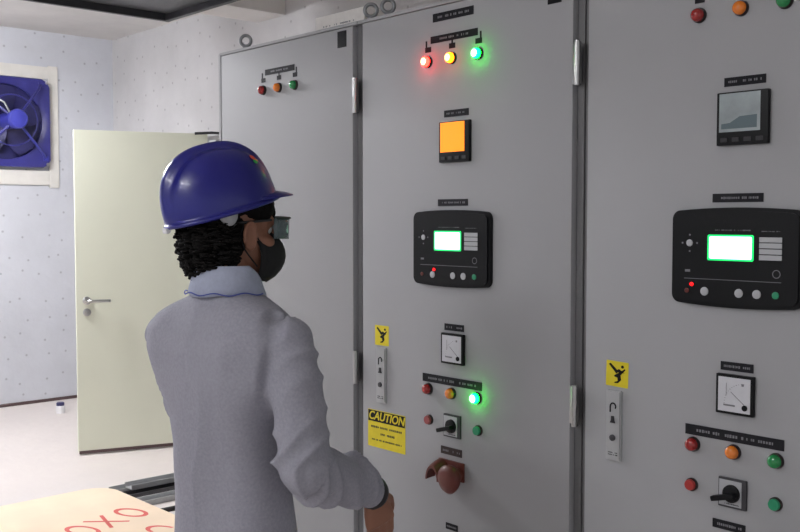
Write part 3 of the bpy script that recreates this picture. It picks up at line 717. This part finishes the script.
# --- safety glasses
bm = new(); rr = []
for i in range(17):
    a = -1.15 + 2.3*i/16; rr.append([HM @ Vector((.034 + .108*math.cos(a), .078*math.sin(a), z)) for z in (.028, .012, -.006, -.022)])
loft(bm, rr, cap=False, closed=False); gl = obj('safety_glasses', bm, 'lensm', person, 180); so = gl.modifiers.new('thickness', 'SOLIDIFY'); so.thickness = .002
bm = new(); tube(bm, [HM @ Vector((.034 + .109*math.cos(a), .079*math.sin(a), .029)) for a in [-1.15+2.3*i/16 for i in range(17)]], .0028, 8); obj('brow_bar', bm, 'frame', gl, 60)
for s in (-1, 1):
    bm = new(); tube(bm, [HM @ Vector(p) for p in ((.07, s*.071, .022), (.02, s*.081, .016), (-.02, s*.084, .012), (-.04, s*.082, -.008))], .003, 8); obj('temple_arm', bm, 'frame', gl, 60)

# --- hard hat
TILT = math.radians(-18)
KM = HM @ Matrix.Translation((-.027,0,.044)) @ Matrix.Rotation(TILT, 4, 'Y')
LX, LY, HZ = .138, .116, .148
bm = new(); NU, NV = 112, 34; rr = []
def dome(a, f):
    """a around, f 0 rim .. 1 crown"""
    el = f*PI/2; ce = math.cos(el)**.78; se = math.sin(el)**1.0
    x = LX*ce*math.cos(a); y = LY*ce*math.sin(a); z = HZ*se
    # low crown ridge running front to back, flanked by two shallow channels
    rg = math.exp(-(y/.019)**4)*.010*min(1, f*2.2)
    ch = -math.exp(-((abs(y)-.034)/.010)**2)*.0035*min(1, f*2)
    n = Vector((x/LX**2, y/LY**2, z/HZ**2)); n.normalize()
    return Vector((x, y, z)) + n*(rg+ch)
for j in range(NV):
    f = j/(NV-1)*.985; rr.append([KM @ dome(i*2*PI/NU, f) for i in range(NU)])
rim = [[KM @ (Vector((math.cos(i*2*PI/NU)*(LX+o_), math.sin(i*2*PI/NU)*(LY+o_), z))) for i in range(NU)] for o_, z in ((.003,-.010),(.0045,-.006),(.001,.0))]
rr = rim + rr; vr = loft(bm, rr, cap=False); bm.faces.new(vr[-1])
hh = obj('hard_hat', bm, 'helmet', person, 180); so = hh.modifiers.new('thickness', 'SOLIDIFY'); so.thickness = .0028; so.offset = -1
hh['label'] = 'glossy blue hard hat'
bm = new(); rr = []
for i in range(33):
    a = -1.08 + 2.16*i/32; w_ = math.cos(a/1.08*PI/2)**.7; ext = .040*w_
    dirv = Vector((math.cos(a), math.sin(a)*.8, 0)); b0 = Vector((math.cos(a)*(LX+.002), math.sin(a)*(LY+.002), .004)); e0 = b0 + Vector((ext*.97, ext*.28*math.sin(a), -.012*w_ + .008*abs(math.sin(a)) - .006))
    rr.append([KM @ p for p in (b0+Vector((-.006,0,.006)), b0.lerp(e0,.5)+Vector((0,0,.004)), e0+Vector((0,0,.001)), e0+Vector((0,0,-.003)), b0.lerp(e0,.5)+Vector((0,0,-.0)), b0+Vector((-.006,0,-.001)))])
loft(bm, rr); obj('peak', bm, 'helmet', hh, 60)
# small round emblem on the front slope
def surf(a, f, off=.0015):
    p = dome(a, f); n = Vector((p.x/LX**2, p.y/LY**2, p.z/HZ**2)).normalized(); return KM @ (p + n*off)
for a0, f0, mname, mm, sz in ((-.66,.47,'a','pbr_e',.075), (-.72,.41,'b','pbg_e',.055), (-.60,.42,'c','amb_e',.04)):
    if mm not in M: M[mm] = mat(mm, {'pbr_e':(235,70,45),'pbg_e':(40,190,90),'amb_e':(235,170,60)}[mm], .4)
    bm = new(); c = bm.verts.new(surf(a0, f0, .0022)); ring = [bm.verts.new(surf(a0+sz*1.5*math.cos(k*PI/8), f0+sz*.5*math.sin(k*PI/8), .0018)) for k in range(16)]
    for k in range(16): bm.faces.new((c, ring[k], ring[(k+1)%16]))
    o = obj('emblem', bm, mm, hh, 180)
# suspension: sweat band and ratchet knob
bm = new(); rr = [[KM @ Vector((.105*math.cos(i*2*PI/48)-.002, .088*math.sin(i*2*PI/48), z)) for i in range(48)] for z in (-.006,.03)]; loft(bm, rr, cap=False); o = obj('sweat_band', bm, 'black', hh, 60); so = o.modifiers.new('t','SOLIDIFY'); so.thickness=.002
bm = new(); rr = []
for i in range(9):
    f = i/8; a = 4.32 + .42*f; x, y = .118*math.cos(a)-.0, .098*math.sin(a); dz = -.030*math.sin(PI*f)**.6-.004
    rr.append([KM @ Vector((x*1.0, y*1.0, z)) for z in (.012, dz)])
loft(bm, rr, cap=False, closed=False); o = obj('suspension_tab', bm, 'btn', hh, 60); so = o.modifiers.new('t','SOLIDIFY'); so.thickness=.002
bm = new(); add_box(bm, (-.141,0,-.012), (.012,.03,.012), .003, KM); obj('rim_glint', bm, 'white', hh)  # white reflection on the rear helmet rim, put in as a small white block

# ------------------------------------------------------------------ lamps of the room
def batten(loc, rz, L, label, es):
    t = thing('fluorescent_light', label, 'light', loc, rz)
    bm = new(); add_box(bm, (0,0,.045), (L,.05,.05), .006); obj('housing', bm, 'fix', t)
    m = mat('lit_tube', (255,255,255), .4, emit=(252,252,255), es=es)
    for y in (-.045,.045):
        bm = new(); cyl(bm, (-L/2+.02,y,.008), (L/2-.02,y,.008), .014, 12); obj('tube', bm, m, t, 60)
    for s in (-1,1):
        bm = new(); cyl(bm, (s*L*.35,0,.07), (s*L*.35,0,ZC-loc[2]), .005, 8); obj('hanger', bm, 'steel', t)
    return t
batten((1.35,5.93,2.84), .0, 1.3, 'hanging fluorescent light over the far end of the room', 250)
batten((-1.5,2.2,2.86), PI/2, 1.3, 'hanging fluorescent light behind the person', 66)
w = bpy.data.worlds.new('room_air'); S.world = w; w.use_nodes = True
w.node_tree.nodes['Background'].inputs[0].default_value = (.97,.98,1,1); w.node_tree.nodes['Background'].inputs[1].default_value = .38

S.view_settings.view_transform = 'Standard'; S.view_settings.look = 'None'; S.view_settings.gamma = 1; S.view_settings.exposure = .68
S.view_settings.use_curve_mapping = False
